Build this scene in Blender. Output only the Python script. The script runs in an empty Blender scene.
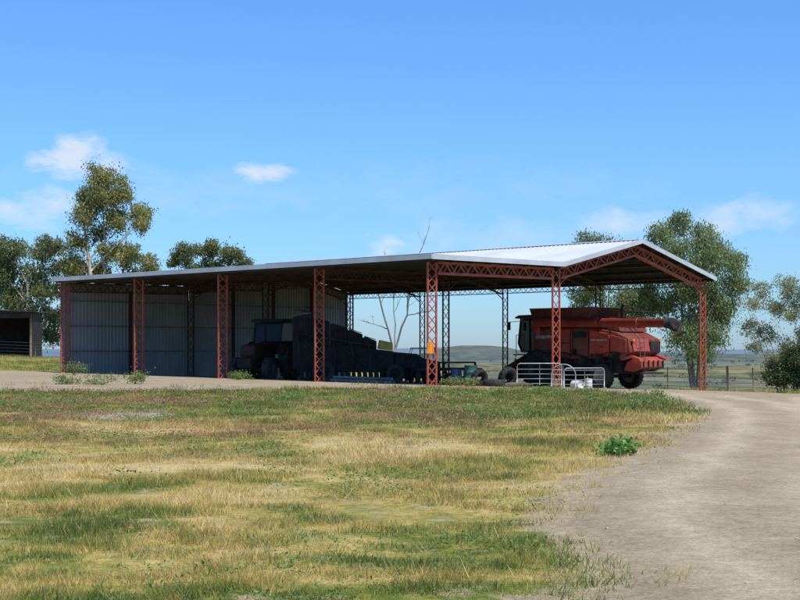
import bpy, math, random
import numpy as np
from mathutils import Vector, Matrix, Quaternion
random.seed(4); R=np.random.default_rng(4)
scene=bpy.context.scene
COL=scene.collection
EYE=1.6
# ------------------------------------------------------------------ helpers
def link(o): COL.objects.link(o); return o
def empty(name,loc=(0,0,0),rz=0,label=None,cat=None,group=None,kind=None):
    o=bpy.data.objects.new(name,None); o.empty_display_size=.3
    o.location=loc; o.rotation_euler=(0,0,rz); link(o); tag(o,label,cat,group,kind); return o
def tag(o,label=None,cat=None,group=None,kind=None):
    if label:o["label"]=label
    if cat:o["category"]=cat
    if group:o["group"]=group
    if kind:o["kind"]=kind
    return o
class MB:
    def __init__(s): s.v=[];s.f=[];s.m=[];s.mi=0;s.sm=[];s.smooth=False
    def add(s,vs,fs):
        b=len(s.v); s.v+= [tuple(p) for p in vs]
        for f in fs: s.f.append([b+i for i in f]); s.m.append(s.mi); s.sm.append(s.smooth)
    def obj(s,name,mats,parent=None,loc=None,bevel=0,top=True):
        me=bpy.data.meshes.new(name); me.from_pydata(s.v,[],s.f)
        for m in (mats if isinstance(mats,(list,tuple)) else [mats]): me.materials.append(m)
        me.polygons.foreach_set('material_index',s.m); me.polygons.foreach_set('use_smooth',s.sm)
        me.update()
        o=bpy.data.objects.new(name,me); link(o)
        if parent: o.parent=parent
        if loc is not None:o.location=loc
        if bevel:
            b=o.modifiers.new('bevel','BEVEL'); b.width=bevel; b.segments=2; b.limit_method='ANGLE'; b.angle_limit=math.radians(40)
        return o
def box(mb,lo,hi):
    x0,y0,z0=lo;x1,y1,z1=hi
    mb.add([(x0,y0,z0),(x1,y0,z0),(x1,y1,z0),(x0,y1,z0),(x0,y0,z1),(x1,y0,z1),(x1,y1,z1),(x0,y1,z1)],
      [(0,3,2,1),(4,5,6,7),(0,1,5,4),(1,2,6,5),(2,3,7,6),(3,0,4,7)])
def beam(mb,p0,p1,w,h,up=(0,0,1)):
    p0=Vector(p0);p1=Vector(p1);d=(p1-p0).normalized();u=Vector(up)
    if abs(d.dot(u))>.98:u=Vector((1,0,0))
    s=d.cross(u).normalized();u=s.cross(d).normalized()
    vs=[]
    for p in (p0,p1):
        for a,b in ((-1,-1),(1,-1),(1,1),(-1,1)): vs.append(p+s*a*w/2+u*b*h/2)
    mb.add(vs,[(0,3,2,1),(4,5,6,7),(0,1,5,4),(1,2,6,5),(2,3,7,6),(3,0,4,7)])
def tube(mb,pts,rs,n=8,cap=True):
    pts=[Vector(p) for p in pts]
    if not isinstance(rs,(list,tuple)): rs=[rs]*len(pts)
    vs=[];fs=[];ref=Vector((.31,.17,.93)).normalized()
    for i,p in enumerate(pts):
        d=(pts[min(i+1,len(pts)-1)]-pts[max(i-1,0)]).normalized()
        r=ref if abs(d.dot(ref))<.9 else Vector((1,0,0))
        a=d.cross(r).normalized();b=d.cross(a)
        for k in range(n):
            t=2*math.pi*k/n; vs.append(p+(a*math.cos(t)+b*math.sin(t))*rs[i])
    for i in range(len(pts)-1):
        for k in range(n):
            fs.append((i*n+k,i*n+(k+1)%n,(i+1)*n+(k+1)%n,(i+1)*n+k))
    if cap: fs.append(tuple(range(n)));fs.append(tuple((len(pts)-1)*n+k for k in reversed(range(n))))
    sm=mb.smooth; mb.smooth=True; mb.add(vs,fs); mb.smooth=sm
def lathe_y(mb,prof,c=(0,0,0),n=32):
    vs=[];fs=[];m=len(prof)
    for k in range(n):
        t=2*math.pi*k/n
        for r,y in prof: vs.append((c[0]+r*math.cos(t),c[1]+y,c[2]+r*math.sin(t)))
    for k in range(n):
        for j in range(m-1):
            fs.append((k*m+j,((k+1)%n)*m+j,((k+1)%n)*m+j+1,k*m+j+1))
    mb.smooth=True;mb.add(vs,fs);mb.smooth=False
def lathe_z(mb,prof,c=(0,0,0),n=20):
    vs=[];fs=[];m=len(prof)
    for k in range(n):
        t=2*math.pi*k/n
        for r,z in prof: vs.append((c[0]+r*math.cos(t),c[1]+r*math.sin(t),c[2]+z))
    for k in range(n):
        for j in range(m-1):
            fs.append((k*m+j,((k+1)%n)*m+j,((k+1)%n)*m+j+1,k*m+j+1))
    mb.smooth=True;mb.add(vs,fs);mb.smooth=False
def prism(mb,prof,y0,y1,taper=None):
    n=len(prof)
    a=[(x,y0,z) for x,z in prof];b=[(x,y1,z) for x,z in prof]
    mb.add(a+b,[tuple(range(n)),tuple(reversed(range(n,2*n)))]+[(i,i+n,(i+1)%n+n,(i+1)%n) for i in range(n)])
def lattice(mb,p0,p1,side,w,out,d,chord=.05,lace=.028,pitch=.36,sides=False):
    p0=Vector(p0);p1=Vector(p1);side=Vector(side).normalized();out=Vector(out).normalized()
    for a in (-1,1):
        for b in (-1,1):
            o=side*a*w/2+out*b*d/2; beam(mb,p0+o,p1+o,chord,chord,out)
    L=(p1-p0).length;n=max(2,int(round(L/pitch)));n+=n%2
    for b in (-1,1):
        for i in range(n):
            s0=(1 if (i%2==0) else -1)*b; q0=p0.lerp(p1,i/n);q1=p0.lerp(p1,(i+1)/n)
            o=out*b*(d/2+.012)
            beam(mb,q0+side*s0*w/2+o,q1-side*s0*w/2+o,lace,lace*.6,out)
    for a in (-1,1):
        for i in range(0,n+1,2):
            q0=p0.lerp(p1,i/n);o=side*a*(w/2)
            beam(mb,q0-out*d/2+o,q0+out*d/2+o,lace,lace,side)
def open_lattice(mb,p0,p1,side,w,out,chord=.05,lace=.025,pitch=.42):
    # two chords with crossed lacing bars: one zigzag on each face
    p0=Vector(p0);p1=Vector(p1);side=Vector(side).normalized();out=Vector(out).normalized()
    for a in (-1,1): beam(mb,p0+side*a*w/2,p1+side*a*w/2,chord,chord,out)
    L=(p1-p0).length;n=max(2,int(round(L/pitch)));n+=n%2
    for b in (-1,1):
        for i in range(n):
            s0=(1 if (i%2==0) else -1)*b; q0=p0.lerp(p1,i/n);q1=p0.lerp(p1,(i+1)/n)
            o=out*b*(chord/2-.008)
            beam(mb,q0+side*s0*(w/2-.005)+o,q1-side*s0*(w/2-.005)+o,lace,lace*.5,out)
# ------------------------------------------------------------------ materials
def newmat(name):
    m=bpy.data.materials.new(name);m.use_nodes=True;nt=m.node_tree
    return m,nt,nt.nodes['Principled BSDF']
def ramp(nt,fac,stops,interp='LINEAR'):
    r=nt.nodes.new('ShaderNodeValToRGB');r.color_ramp.interpolation=interp
    e=r.color_ramp.elements
    while len(e)<len(stops): e.new(.5)
    for i,(p,c) in enumerate(stops): e[i].position=p;e[i].color=(c[0],c[1],c[2],1) if not isinstance(c,(int,float)) else (c,c,c,1)
    nt.links.new(fac,r.inputs[0]);return r.outputs[0]
def mix(nt,f,a,b,mode='MIX'):
    m=nt.nodes.new('ShaderNodeMix');m.data_type='RGBA';m.blend_type=mode
    for s,val in ((0,f),(6,a),(7,b)):
        if isinstance(val,bpy.types.NodeSocket): nt.links.new(val,m.inputs[s])
        else: m.inputs[s].default_value=val if s==0 else (val[0],val[1],val[2],1)
    return m.outputs[2]
def math_(nt,op,a,b=0.0,clamp=False):
    m=nt.nodes.new('ShaderNodeMath');m.operation=op;m.use_clamp=clamp
    for i,v in enumerate((a,b)):
        if isinstance(v,bpy.types.NodeSocket): nt.links.new(v,m.inputs[i])
        else:m.inputs[i].default_value=v
    return m.outputs[0]
def noise(nt,vec,scale,detail=4,rough=.55,dist=0):
    n=nt.nodes.new('ShaderNodeTexNoise');n.inputs['Scale'].default_value=scale;n.inputs['Detail'].default_value=detail
    n.inputs['Roughness'].default_value=rough;n.inputs['Distortion'].default_value=dist
    if vec is not None: nt.links.new(vec,n.inputs['Vector'])
    return n.outputs['Fac']
def pos(nt): return nt.nodes.new('ShaderNodeNewGeometry').outputs['Position']
def objc(nt): return nt.nodes.new('ShaderNodeTexCoord').outputs['Object']
def surf(name,c1,c2=None,rough=.6,metal=0,scale=3,bump=0,lo=.35,hi=.65,dust=None,dscale=1.2):
    m,nt,b=newmat(name);c2=c2 or tuple(x*.6 for x in c1)
    f=noise(nt,objc(nt),scale,6,.65)
    c=ramp(nt,f,[(lo,c1),(hi,c2)])
    if dust:
        g=noise(nt,objc(nt),dscale,5,.6); g=ramp(nt,g,[(.45,0.0),(.7,.7)])
        c=mix(nt,g,c,dust)
    nt.links.new(c,b.inputs['Base Color']);b.inputs['Metallic'].default_value=metal
    r=ramp(nt,f,[(.3,max(0,rough-.1)),(.7,min(1,rough+.15))]);nt.links.new(r,b.inputs['Roughness'])
    if bump:
        bn=nt.nodes.new('ShaderNodeBump');bn.inputs['Strength'].default_value=bump;bn.inputs['Distance'].default_value=.02
        nt.links.new(noise(nt,objc(nt),scale*6,4),bn.inputs['Height']);nt.links.new(bn.outputs[0],b.inputs['Normal'])
    return m
M={}
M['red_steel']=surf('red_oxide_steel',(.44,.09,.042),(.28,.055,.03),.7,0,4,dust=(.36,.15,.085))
M['red_shade']=surf('shaded_red_oxide_steel',(.10,.026,.017),(.06,.018,.014),.8,0,4,dust=(.085,.045,.03))  # darker copy of the frame steel; shade put into the inner members' colour
M['zinc']=surf('zincalume_roof',(.64,.67,.70),(.52,.55,.58),.42,.2,.7,lo=.3,hi=.7,dust=(.50,.50,.48),dscale=.4)
M['under']=surf('roof_underside_shade',(.04,.039,.039),(.022,.022,.022),.8,.0,1.2)  # near-black, so the shade beneath the roof sits in the colour
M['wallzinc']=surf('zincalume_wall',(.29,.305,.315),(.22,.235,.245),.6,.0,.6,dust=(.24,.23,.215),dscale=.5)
M['fascia']=surf('fascia_flashing',(.56,.60,.64),(.44,.47,.50),.45,.1,1)
M['purlin']=surf('shaded_purlin_steel',(.032,.026,.024),(.023,.02,.018),.7,0,2)  # under-roof shade put into the purlin colour
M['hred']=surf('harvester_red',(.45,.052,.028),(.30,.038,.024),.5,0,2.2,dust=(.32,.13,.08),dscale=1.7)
M['hredshade']=surf('harvester_shaded_red',(.23,.034,.022),(.12,.024,.018),.65,0,3,dust=(.15,.085,.06),dscale=1.7)  # darker copy of the harvester red, with under-roof shade in its colour
M['tred']=surf('tractor_shaded_red',(.025,.008,.007),(.015,.007,.006),.75,0,3)  # tractor red with the shed's deep shade put into it
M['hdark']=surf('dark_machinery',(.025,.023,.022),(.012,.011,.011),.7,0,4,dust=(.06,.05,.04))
M['tdark']=surf('shaded_black_machinery',(.011,.0105,.010),(.006,.006,.006),.8,0,4,dust=(.02,.017,.014))  # black parts; also carries painted shade for machines and walls in shadow
M['tyre']=surf('dusty_tyre',(.026,.024,.023),(.016,.016,.016),.85,0,6,dust=(.07,.06,.048),dscale=3)
M['rim']=surf('pale_rim',(.33,.31,.27),(.20,.17,.145),.55,0,3)
M['rimdark']=surf('dull_rim',(.06,.055,.05),(.035,.03,.028),.6,0,3)
M['white']=surf('white_plastic',(.75,.75,.73),(.6,.58,.54),.45,0,5)
M['cream']=surf('worn_pale_decal',(.50,.44,.4),(.25,.12,.1),.5,0,6)
M['galv']=surf('galvanised_tube',(.44,.46,.47),(.3,.31,.32),.45,.3,5)
M['wire']=surf('fence_wire',(.16,.15,.14),(.1,.1,.1),.6,.3,5)
M['yellow']=surf('yellow_green_paint',(.50,.41,.06),(.34,.27,.04),.5,0,3)
M['teal']=surf('green_blue_paint',(.04,.12,.11),(.025,.07,.065),.5,0,3)
M['palegrey']=surf('pale_blue_grey_paint',(.16,.185,.20),(.08,.095,.11),.6,0,3)
M['blue']=surf('blue_drum_plastic',(.04,.10,.22),(.03,.07,.15),.5,0,3)
M['hivis']=surf('orange_fabric',(.85,.30,.03),(.7,.22,.02),.8,0,8)
M['timber']=surf('weathered_timber',(.20,.155,.115),(.10,.075,.06),.85,0,5,bump=.3)
M['grey']=surf('dull_grey_pipe',(.27,.285,.29),(.18,.19,.195),.75,0,4)
M['darkshed']=surf('rusty_dark_iron',(.045,.034,.03),(.025,.02,.018),.8,.1,1.5)
def glassmat():
    m,nt,b=newmat('cab_glass');b.inputs['Base Color'].default_value=(.03,.04,.042,1);b.inputs['Roughness'].default_value=.08
    b.inputs['Transmission Weight'].default_value=.4;b.inputs['IOR'].default_value=1.4;return m
M['glass']=glassmat()
def dglass():
    m,nt,b=newmat('dusty_dark_glass');b.inputs['Base Color'].default_value=(.014,.014,.014,1);b.inputs['Roughness'].default_value=.28;b.inputs['Specular IOR Level'].default_value=.3;return m
M['dglass']=dglass()
def bark(name,c1,c2,sc=2.5):
    m,nt,b=newmat(name)
    mp=nt.nodes.new('ShaderNodeMapping');mp.inputs['Scale'].default_value=(1,1,.25);nt.links.new(objc(nt),mp.inputs[0])
    f=noise(nt,mp.outputs[0],sc,6,.7);nt.links.new(ramp(nt,f,[(.35,c1),(.62,c2)]),b.inputs['Base Color']);b.inputs['Roughness'].default_value=.85
    return m
M['barkpale']=bark('pale_gum_bark',(.54,.49,.42),(.34,.28,.23))
M['barkdark']=bark('dark_bark',(.16,.12,.09),(.07,.05,.04))
M['barkgrey']=bark('grey_bark',(.22,.19,.16),(.12,.10,.08))
M['barkdead']=bark('dead_wood',(.27,.25,.24),(.15,.135,.13))
def leafmat(name,dark,light,trans=.32):
    m,nt,b=newmat(name)
    at=nt.nodes.new('ShaderNodeAttribute');at.attribute_name='rnd'
    c=ramp(nt,at.outputs['Fac'],[(0,dark),(.7,light),(1,tuple(min(1,x*1.35) for x in light))])
    nt.links.new(c,b.inputs['Base Color']);b.inputs['Roughness'].default_value=.5
    tr=nt.nodes.new('ShaderNodeBsdfTranslucent');nt.links.new(c,tr.inputs['Color'])
    mx=nt.nodes.new('ShaderNodeMixShader');mx.inputs[0].default_value=trans
    nt.links.new(b.outputs[0],mx.inputs[1]);nt.links.new(tr.outputs[0],mx.inputs[2])
    nt.links.new(mx.outputs[0],nt.nodes['Material Output'].inputs[0]);return m
M['gum']=leafmat('gum_leaf',(.065,.09,.035),(.22,.255,.105),.4)
M['gumbrown']=leafmat('gum_leaf_olive',(.10,.11,.032),(.37,.37,.125),.44)
M['feather']=leafmat('feathery_leaf',(.09,.13,.052),(.31,.38,.165),.48)
M['shrub']=leafmat('shrub_leaf',(.12,.15,.075),(.36,.39,.21),.45)
M['darkleaf']=leafmat('dark_leaf',(.025,.042,.015),(.085,.125,.04))
M['farleaf']=leafmat('distant_leaf',(.035,.05,.035),(.075,.095,.06),.15)
M['weed']=leafmat('weed_leaf',(.05,.12,.025),(.15,.29,.055))
M['weedolive']=leafmat('olive_weed_leaf',(.10,.15,.04),(.24,.30,.09),.45)
# ------------------------------------------------------------------ terrain
def ss(a,b,x):
    t=np.clip((x-a)/(b-a),0,1);return t*t*(3-2*t)
VAL=-52.
def zt(X,Y):
    X=np.asarray(X,float);Y=np.asarray(Y,float)
    rx=X-1.23;ry=Y-51.2
    v=.676*rx+.737*ry;t=-.737*rx+.676*ry
    tc=np.clip(t,0,40)
    vv=np.maximum(v,0);a=np.minimum(vv,21);d=np.clip(vv-21,0,None)
    d1=np.minimum(d,40)
    fall=.033*a+.033*d1+.0006*d1*d1+.081*np.clip(d-40,0,None)
    z=(.14+.0072*tc)*ss(36,50,Y)-fall+1.0*ss(25,55,t)
    dist=np.hypot(X,Y)
    z=np.maximum(z,VAL+0*z)
    far=ss(150,900,dist)
    z=z+far*(3.0*np.sin(X/310+1)*np.cos(Y/420)+2*np.sin(X/140+Y/230))+ss(900,2200,dist)*(9*np.sin(X/520+.6)*np.sin(Y/610+1)+5*np.sin(X/230+Y/390))
    near=1-ss(60,120,dist)
    z=z+near*(.025*np.sin(X*.9+.4*Y)*np.sin(Y*.55+1.3)+.015*np.sin(X*1.7-.6*Y))*(1-ss(40,50,Y))
    return z
def zt1(x,y): return float(zt(x,y))
LEFT=[(0.7,2),(1.2,8),(1.85,14.3),(2.5,16.5),(4.0,21),(6.1,27.6),(7.4,33),(8.1,39),(7.8,43.5),(6.6,46),(4.0,47.8),(1.0,48.6),(-2,48.2),(-6,46.9),(-12,45.2),(-22,43.8),(-40,42),(-43,58),(-26,66),(-18,72),(-14,78),(-3,85),(16,68),(17,60),(15.3,52),(18,48.5),(30,47),(30,44.5),(17,42),(13.5,36),(11,27),(8,18),(7,10),(6.5,2)]
def refine(poly,step=.5):
    out=[];n=len(poly)
    P=[Vector(p) for p in poly]
    for i in range(n):
        p0,p1,p2,p3=P[i-1],P[i],P[(i+1)%n],P[(i+2)%n]
        L=(p2-p1).length;k=max(1,int(L/step))
        for j in range(k):
            t=j/k
            q=.5*((2*p1)+(p2-p0)*t+(2*p0-5*p1+4*p2-p3)*t*t+(3*p1-p0-3*p2+p3)*t**3)
            s=q.x*.8+q.y
            out.append((q.x+.10*math.sin(s*1.3)+.08*math.sin(s*3.7+1)+.06*math.sin(s*7.1),q.y+.1*math.sin(q.x*1.3)+.08*math.sin(q.x*3.9)))
    return out
DPa=np.array(refine(LEFT))
def inpoly(X,Y):
    inside=np.zeros(X.shape,bool);n=len(DPa)
    for i in range(n):
        x0,y0=DPa[i-1];x1,y1=DPa[i]
        if y0==y1: continue
        c=((y0>Y)!=(y1>Y))&(X<(x1-x0)*(Y-y0)/(y1-y0)+x0)
        inside^=c
    return inside
def dpoly(X,Y):
    d=np.full(X.shape,1e9)
    for i in range(len(DPa)):
        a=DPa[i-1];b=DPa[i];ab=b-a;L=ab@ab+1e-12
        t=np.clip(((X-a[0])*ab[0]+(Y-a[1])*ab[1])/L,0,1)
        d=np.minimum(d,np.hypot(X-a[0]-t*ab[0],Y-a[1]-t*ab[1]))
    return np.where(inpoly(X,Y),-d,d)
def lin(a,b,s): return list(np.arange(a,b,s))
def geo(a,b,r):
    o=[a]
    while o[-1]<b:o.append(o[-1]+min(max(.6,(o[-1]*r)),220))
    return o
ys=[-3000,-900,-300,-100,-40,-15,-5]+lin(0,100,.5)+geo(100,15000,.09)
gx=geo(45,9000,.12)
xs=[-g for g in reversed(gx)]+lin(-44.5,45,.5)+gx
GX,GY=np.meshgrid(np.array(xs),np.array(ys));GZ=zt(GX,GY)
def mkmesh(name,co,faces):
    me=bpy.data.meshes.new(name);k=faces.shape[1];n=len(faces)
    me.vertices.add(len(co));me.vertices.foreach_set('co',np.ascontiguousarray(co,np.float32).ravel())
    me.loops.add(n*k);me.loops.foreach_set('vertex_index',np.ascontiguousarray(faces,np.int32).ravel())
    me.polygons.add(n);me.polygons.foreach_set('loop_start',np.arange(0,n*k,k,dtype=np.int32))
    me.polygons.foreach_set('loop_total',np.full(n,k,np.int32))
    me.update(calc_edges=True);me.validate();return me
def gridmesh(name,GX,GY,GZ,mat):
    h,w=GX.shape;co=np.stack([GX,GY,GZ],-1).reshape(-1,3).astype(np.float32)
    i=np.arange(h*w).reshape(h,w)
    q=np.stack([i[:-1,:-1],i[:-1,1:],i[1:,1:],i[1:,:-1]],-1).reshape(-1,4)
    me=mkmesh(name,co,q);me.materials.append(mat)
    me.polygons.foreach_set('use_smooth',np.ones(len(q),bool))
    o=bpy.data.objects.new(name,me);return link(o)
def setattr_f(me,name,vals):
    a=me.attributes.new(name,'FLOAT','POINT');a.data.foreach_set('value',np.ascontiguousarray(vals,np.float32))
def patchcolor(nt,light=1.0):
    p=pos(nt);sx=nt.nodes.new('ShaderNodeSeparateXYZ');nt.links.new(p,sx.inputs[0])
    n1=noise(nt,p,.26,5,.62,.8);n2=noise(nt,p,1.6,6,.75);n3=noise(nt,p,.08,3)
    by=ramp(nt,math_(nt,'DIVIDE',sx.outputs['Y'],60.0),[(.12,.56),(.20,.46),(.28,.26),(.40,.34),(.50,.60),(.66,.68),(.76,.64),(.85,.50)])
    s=math_(nt,'ADD',math_(nt,'MULTIPLY',n1,1.4),math_(nt,'MULTIPLY',n2,1.0))
    s=math_(nt,'ADD',s,math_(nt,'MULTIPLY',n3,.45))
    s=math_(nt,'ADD',s,math_(nt,'MULTIPLY',by,.7))
    s=math_(nt,'SUBTRACT',s,1.21,False)
    L=light
    c=ramp(nt,s,[(.28,(.68*L,.55*L,.29*L)),(.41,(.58*L,.45*L,.17*L)),(.51,(.42*L,.355*L,.115*L)),(.59,(.25*L,.275*L,.07*L)),(.70,(.13*L,.185*L,.042*L))])
    rr=noise(nt,p,.5,5,.7,.4)
    ry=ramp(nt,math_(nt,'DIVIDE',sx.outputs['Y'],60.0),[(.25,.2),(.4,.8),(.7,.8),(.85,.2)])
    rf=math_(nt,'MULTIPLY',ramp(nt,rr,[(.50,0.0),(.61,.75)]),ry)
    c=mix(nt,rf,c,(.31,.175,.10))
    vm_=nt.nodes.new('ShaderNodeVectorMath');vm_.operation='SUBTRACT';nt.links.new(p,vm_.inputs[0]);vm_.inputs[1].default_value=(-6.6,31,0)
    v2=nt.nodes.new('ShaderNodeVectorMath');v2.operation='MULTIPLY';nt.links.new(vm_.outputs[0],v2.inputs[0]);v2.inputs[1].default_value=(.62,.45,0)
    v3=nt.nodes.new('ShaderNodeVectorMath');v3.operation='LENGTH';nt.links.new(v2.outputs[0],v3.inputs[0])
    bl=math_(nt,'ADD',math_(nt,'SUBTRACT',1.0,v3.outputs['Value']),math_(nt,'MULTIPLY',math_(nt,'SUBTRACT',n2,.5),1.6))
    c=mix(nt,ramp(nt,bl,[(.1,0.0),(.45,.75)]),c,(.56,.50,.42))
    return c,p,sx
def dirtcolor(nt,p,rutsock=None):
    a=noise(nt,p,.9,6,.68,.5);c=ramp(nt,a,[(.3,(.345,.28,.19)),(.5,(.43,.355,.245)),(.7,(.51,.43,.305))])
    k=noise(nt,p,.22,5,.6);c=mix(nt,ramp(nt,k,[(.42,0.0),(.68,.5)]),c,(.35,.285,.195))
    if rutsock is not None:
        rf=math_(nt,'MULTIPLY',rutsock,ramp(nt,noise(nt,p,1.7,4,.6),[(.3,.5),(.65,1.0)]))
        c=mix(nt,math_(nt,'MULTIPLY',rf,.8),c,(.64,.54,.40))
    f=noise(nt,p,30,6,.85);c=mix(nt,.8,c,ramp(nt,f,[(.34,(.42,.40,.37)),(.56,(1.05,1.05,1.05))]),'MULTIPLY')
    f3=noise(nt,p,7,5,.75);c=mix(nt,.55,c,ramp(nt,f3,[(.36,(.58,.56,.53)),(.6,(1.05,1.05,1.05))]),'MULTIPLY')
    return c
def groundmat():
    m,nt,b=newmat('dry_grass_ground')
    c,p,sx=patchcolor(nt,.85)
    f=noise(nt,p,14,5,.7);c=mix(nt,.65,c,ramp(nt,f,[(.3,(.32,.31,.27)),(.62,(1,1,1))]),'MULTIPLY')
    f2=noise(nt,p,1.6,5,.7);c=mix(nt,ramp(nt,f2,[(.55,0.0),(.65,.65)]),c,(.49,.385,.24))
    at=nt.nodes.new('ShaderNodeAttribute');at.attribute_name='dirt'
    d=math_(nt,'ADD',at.outputs['Fac'],math_(nt,'MULTIPLY',math_(nt,'SUBTRACT',noise(nt,p,1.4,6,.75),.5),1.3))
    c=mix(nt,ramp(nt,d,[(.46,0.0),(.62,1.0)]),c,dirtcolor(nt,p))
    ln=nt.nodes.new('ShaderNodeVectorMath');ln.operation='LENGTH';nt.links.new(p,ln.inputs[0])
    vf=nt.nodes.new('ShaderNodeTexVoronoi');vf.inputs['Scale'].default_value=.0035;nt.links.new(p,vf.inputs['Vector'])
    sep=nt.nodes.new('ShaderNodeSeparateColor');nt.links.new(vf.outputs['Color'],sep.inputs[0])
    fc=ramp(nt,sep.outputs[0],[(0,(.12,.14,.07)),(.35,(.21,.19,.10)),(.6,(.29,.25,.14)),(.8,(.10,.125,.065)),(1,(.22,.17,.11))])
    fn=noise(nt,p,.02,6,.7);fc=mix(nt,ramp(nt,fn,[(.45,0.0),(.57,.85)]),fc,(.065,.09,.05))
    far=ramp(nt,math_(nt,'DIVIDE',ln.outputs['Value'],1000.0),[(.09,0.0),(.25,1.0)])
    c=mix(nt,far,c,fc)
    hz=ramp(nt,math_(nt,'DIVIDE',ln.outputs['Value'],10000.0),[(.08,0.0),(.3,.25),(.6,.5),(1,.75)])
    c=mix(nt,hz,c,(.15,.21,.27))  # aerial haze painted into the ground colour by distance
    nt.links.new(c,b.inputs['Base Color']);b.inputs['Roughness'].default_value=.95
    b.inputs['Specular IOR Level'].default_value=0
    bn=nt.nodes.new('ShaderNodeBump');bn.inputs['Strength'].default_value=.7;bn.inputs['Distance'].default_value=.05
    nt.links.new(noise(nt,p,9,6,.7),bn.inputs['Height']);nt.links.new(bn.outputs[0],b.inputs['Normal'])
    return m
g=gridmesh('ground',GX,GY,GZ,groundmat());tag(g,'dry grassy paddock falling away to a wide valley','ground',kind='structure')
dd=np.full(GX.size,9.0);fx=GX.ravel();fy=GY.ravel();msk=(np.abs(fx)<46)&(fy>-1)&(fy<90)
dd[msk]=dpoly(fx[msk],fy[msk]);setattr_f(g.data,'dirt',np.clip(.82-dd*.75,0,1.5))
def roadmat():
    m,nt,b=newmat('packed_dirt');p=pos(nt)
    at=nt.nodes.new('ShaderNodeAttribute');at.attribute_name='rut'
    c=dirtcolor(nt,p,at.outputs['Fac'])
    v=nt.nodes.new('ShaderNodeTexVoronoi');v.inputs['Scale'].default_value=26;nt.links.new(p,v.inputs['Vector'])
    c=mix(nt,ramp(nt,v.outputs['Distance'],[(.08,.5),(.22,0.0)]),c,(.58,.51,.41))
    nt.links.new(c,b.inputs['Base Color']);b.inputs['Roughness'].default_value=.95;b.inputs['Specular IOR Level'].default_value=.03
    bn=nt.nodes.new('ShaderNodeBump');bn.inputs['Strength'].default_value=.75;bn.inputs['Distance'].default_value=.03
    h=math_(nt,'SUBTRACT',math_(nt,'ADD',noise(nt,p,20,6,.8),math_(nt,'MULTIPLY',noise(nt,p,3.5,4,.6),1.5)),math_(nt,'MULTIPLY',at.outputs['Fac'],.8))
    nt.links.new(h,bn.inputs['Height']);nt.links.new(bn.outputs[0],b.inputs['Normal'])
    return m
RX,RY=np.meshgrid(np.arange(-44,31,.3),np.arange(1.5,87,.3));rd=dpoly(RX.ravel(),RY.ravel()).reshape(RX.shape)
RZ=zt(RX,RY)+np.clip(-.004-rd*.05,-.03,.014)
ins=rd<.25;hh,ww=RX.shape;ii=np.arange(hh*ww).reshape(hh,ww)
cell=(ins[:-1,:-1]&ins[:-1,1:]&ins[1:,1:]&ins[1:,:-1])
q=np.stack([ii[:-1,:-1],ii[:-1,1:],ii[1:,1:],ii[1:,:-1]],-1)[cell]
used=np.unique(q);rem=np.full(hh*ww,-1);rem[used]=np.arange(len(used))
me=mkmesh('dirt_road',np.stack([RX,RY,RZ],-1).reshape(-1,3)[used],rem[q]);me.materials.append(roadmat());me.polygons.foreach_set('use_smooth',np.ones(len(me.polygons),bool))
rdu=-rd.ravel()[used];ry_=RY.ravel()[used];rut=(np.exp(-((rdu-1.0)/.28)**2)+np.exp(-((rdu-2.5)/.28)**2))*(1-ss(42,47,ry_));setattr_f(me,'rut',rut)
o=link(bpy.data.objects.new('dirt_road',me));tag(o,'packed beige dirt road widening into the shed yard','road',kind='structure')
# ------------------------------------------------------------------ hills
def hillmat(name,c1,c2,sc):
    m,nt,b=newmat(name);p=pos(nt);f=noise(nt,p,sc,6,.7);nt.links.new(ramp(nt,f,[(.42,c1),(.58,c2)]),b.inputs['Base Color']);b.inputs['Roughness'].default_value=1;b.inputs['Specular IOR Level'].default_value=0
    return m
def hills(name,Y,D,topf,mat,label):
    X=np.arange(-9000,9001,60.);J=np.linspace(-1,1,9)
    gx,gj=np.meshgrid(X,J);top=topf(gx);prof=np.cos(gj*math.pi/2)**.7
    gz=VAL-16+(top-VAL+16)*prof+prof*4*np.sin(gx/170+gj*5)
    o=gridmesh(name,gx,Y+gj*D+150*np.sin(gx/900),gz,mat);tag(o,label,'hills',kind='structure')
hills('hills',9500,1500,lambda x:-12+7*np.sin(x/1500+2.4)+6*np.sin(x/420+1)+4*np.sin(x/190),hillmat('hazy_hills',(.12,.18,.24),(.165,.225,.27),.002),'low hazy blue hills along the horizon')  # bluish base colours carry the aerial haze
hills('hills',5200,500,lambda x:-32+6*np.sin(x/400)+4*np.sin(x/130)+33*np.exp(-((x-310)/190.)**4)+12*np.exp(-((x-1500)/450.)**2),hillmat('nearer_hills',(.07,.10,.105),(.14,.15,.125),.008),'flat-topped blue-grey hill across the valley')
hills('hills',2900,350,lambda x:-45+6*np.sin(x/300+1.2)+4*np.sin(x/110)+9*np.exp(-((x-780)/260.)**2),hillmat('olive_hills',(.08,.10,.055),(.22,.20,.12),.012),'low rolling olive and tan rises in the valley')
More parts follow.
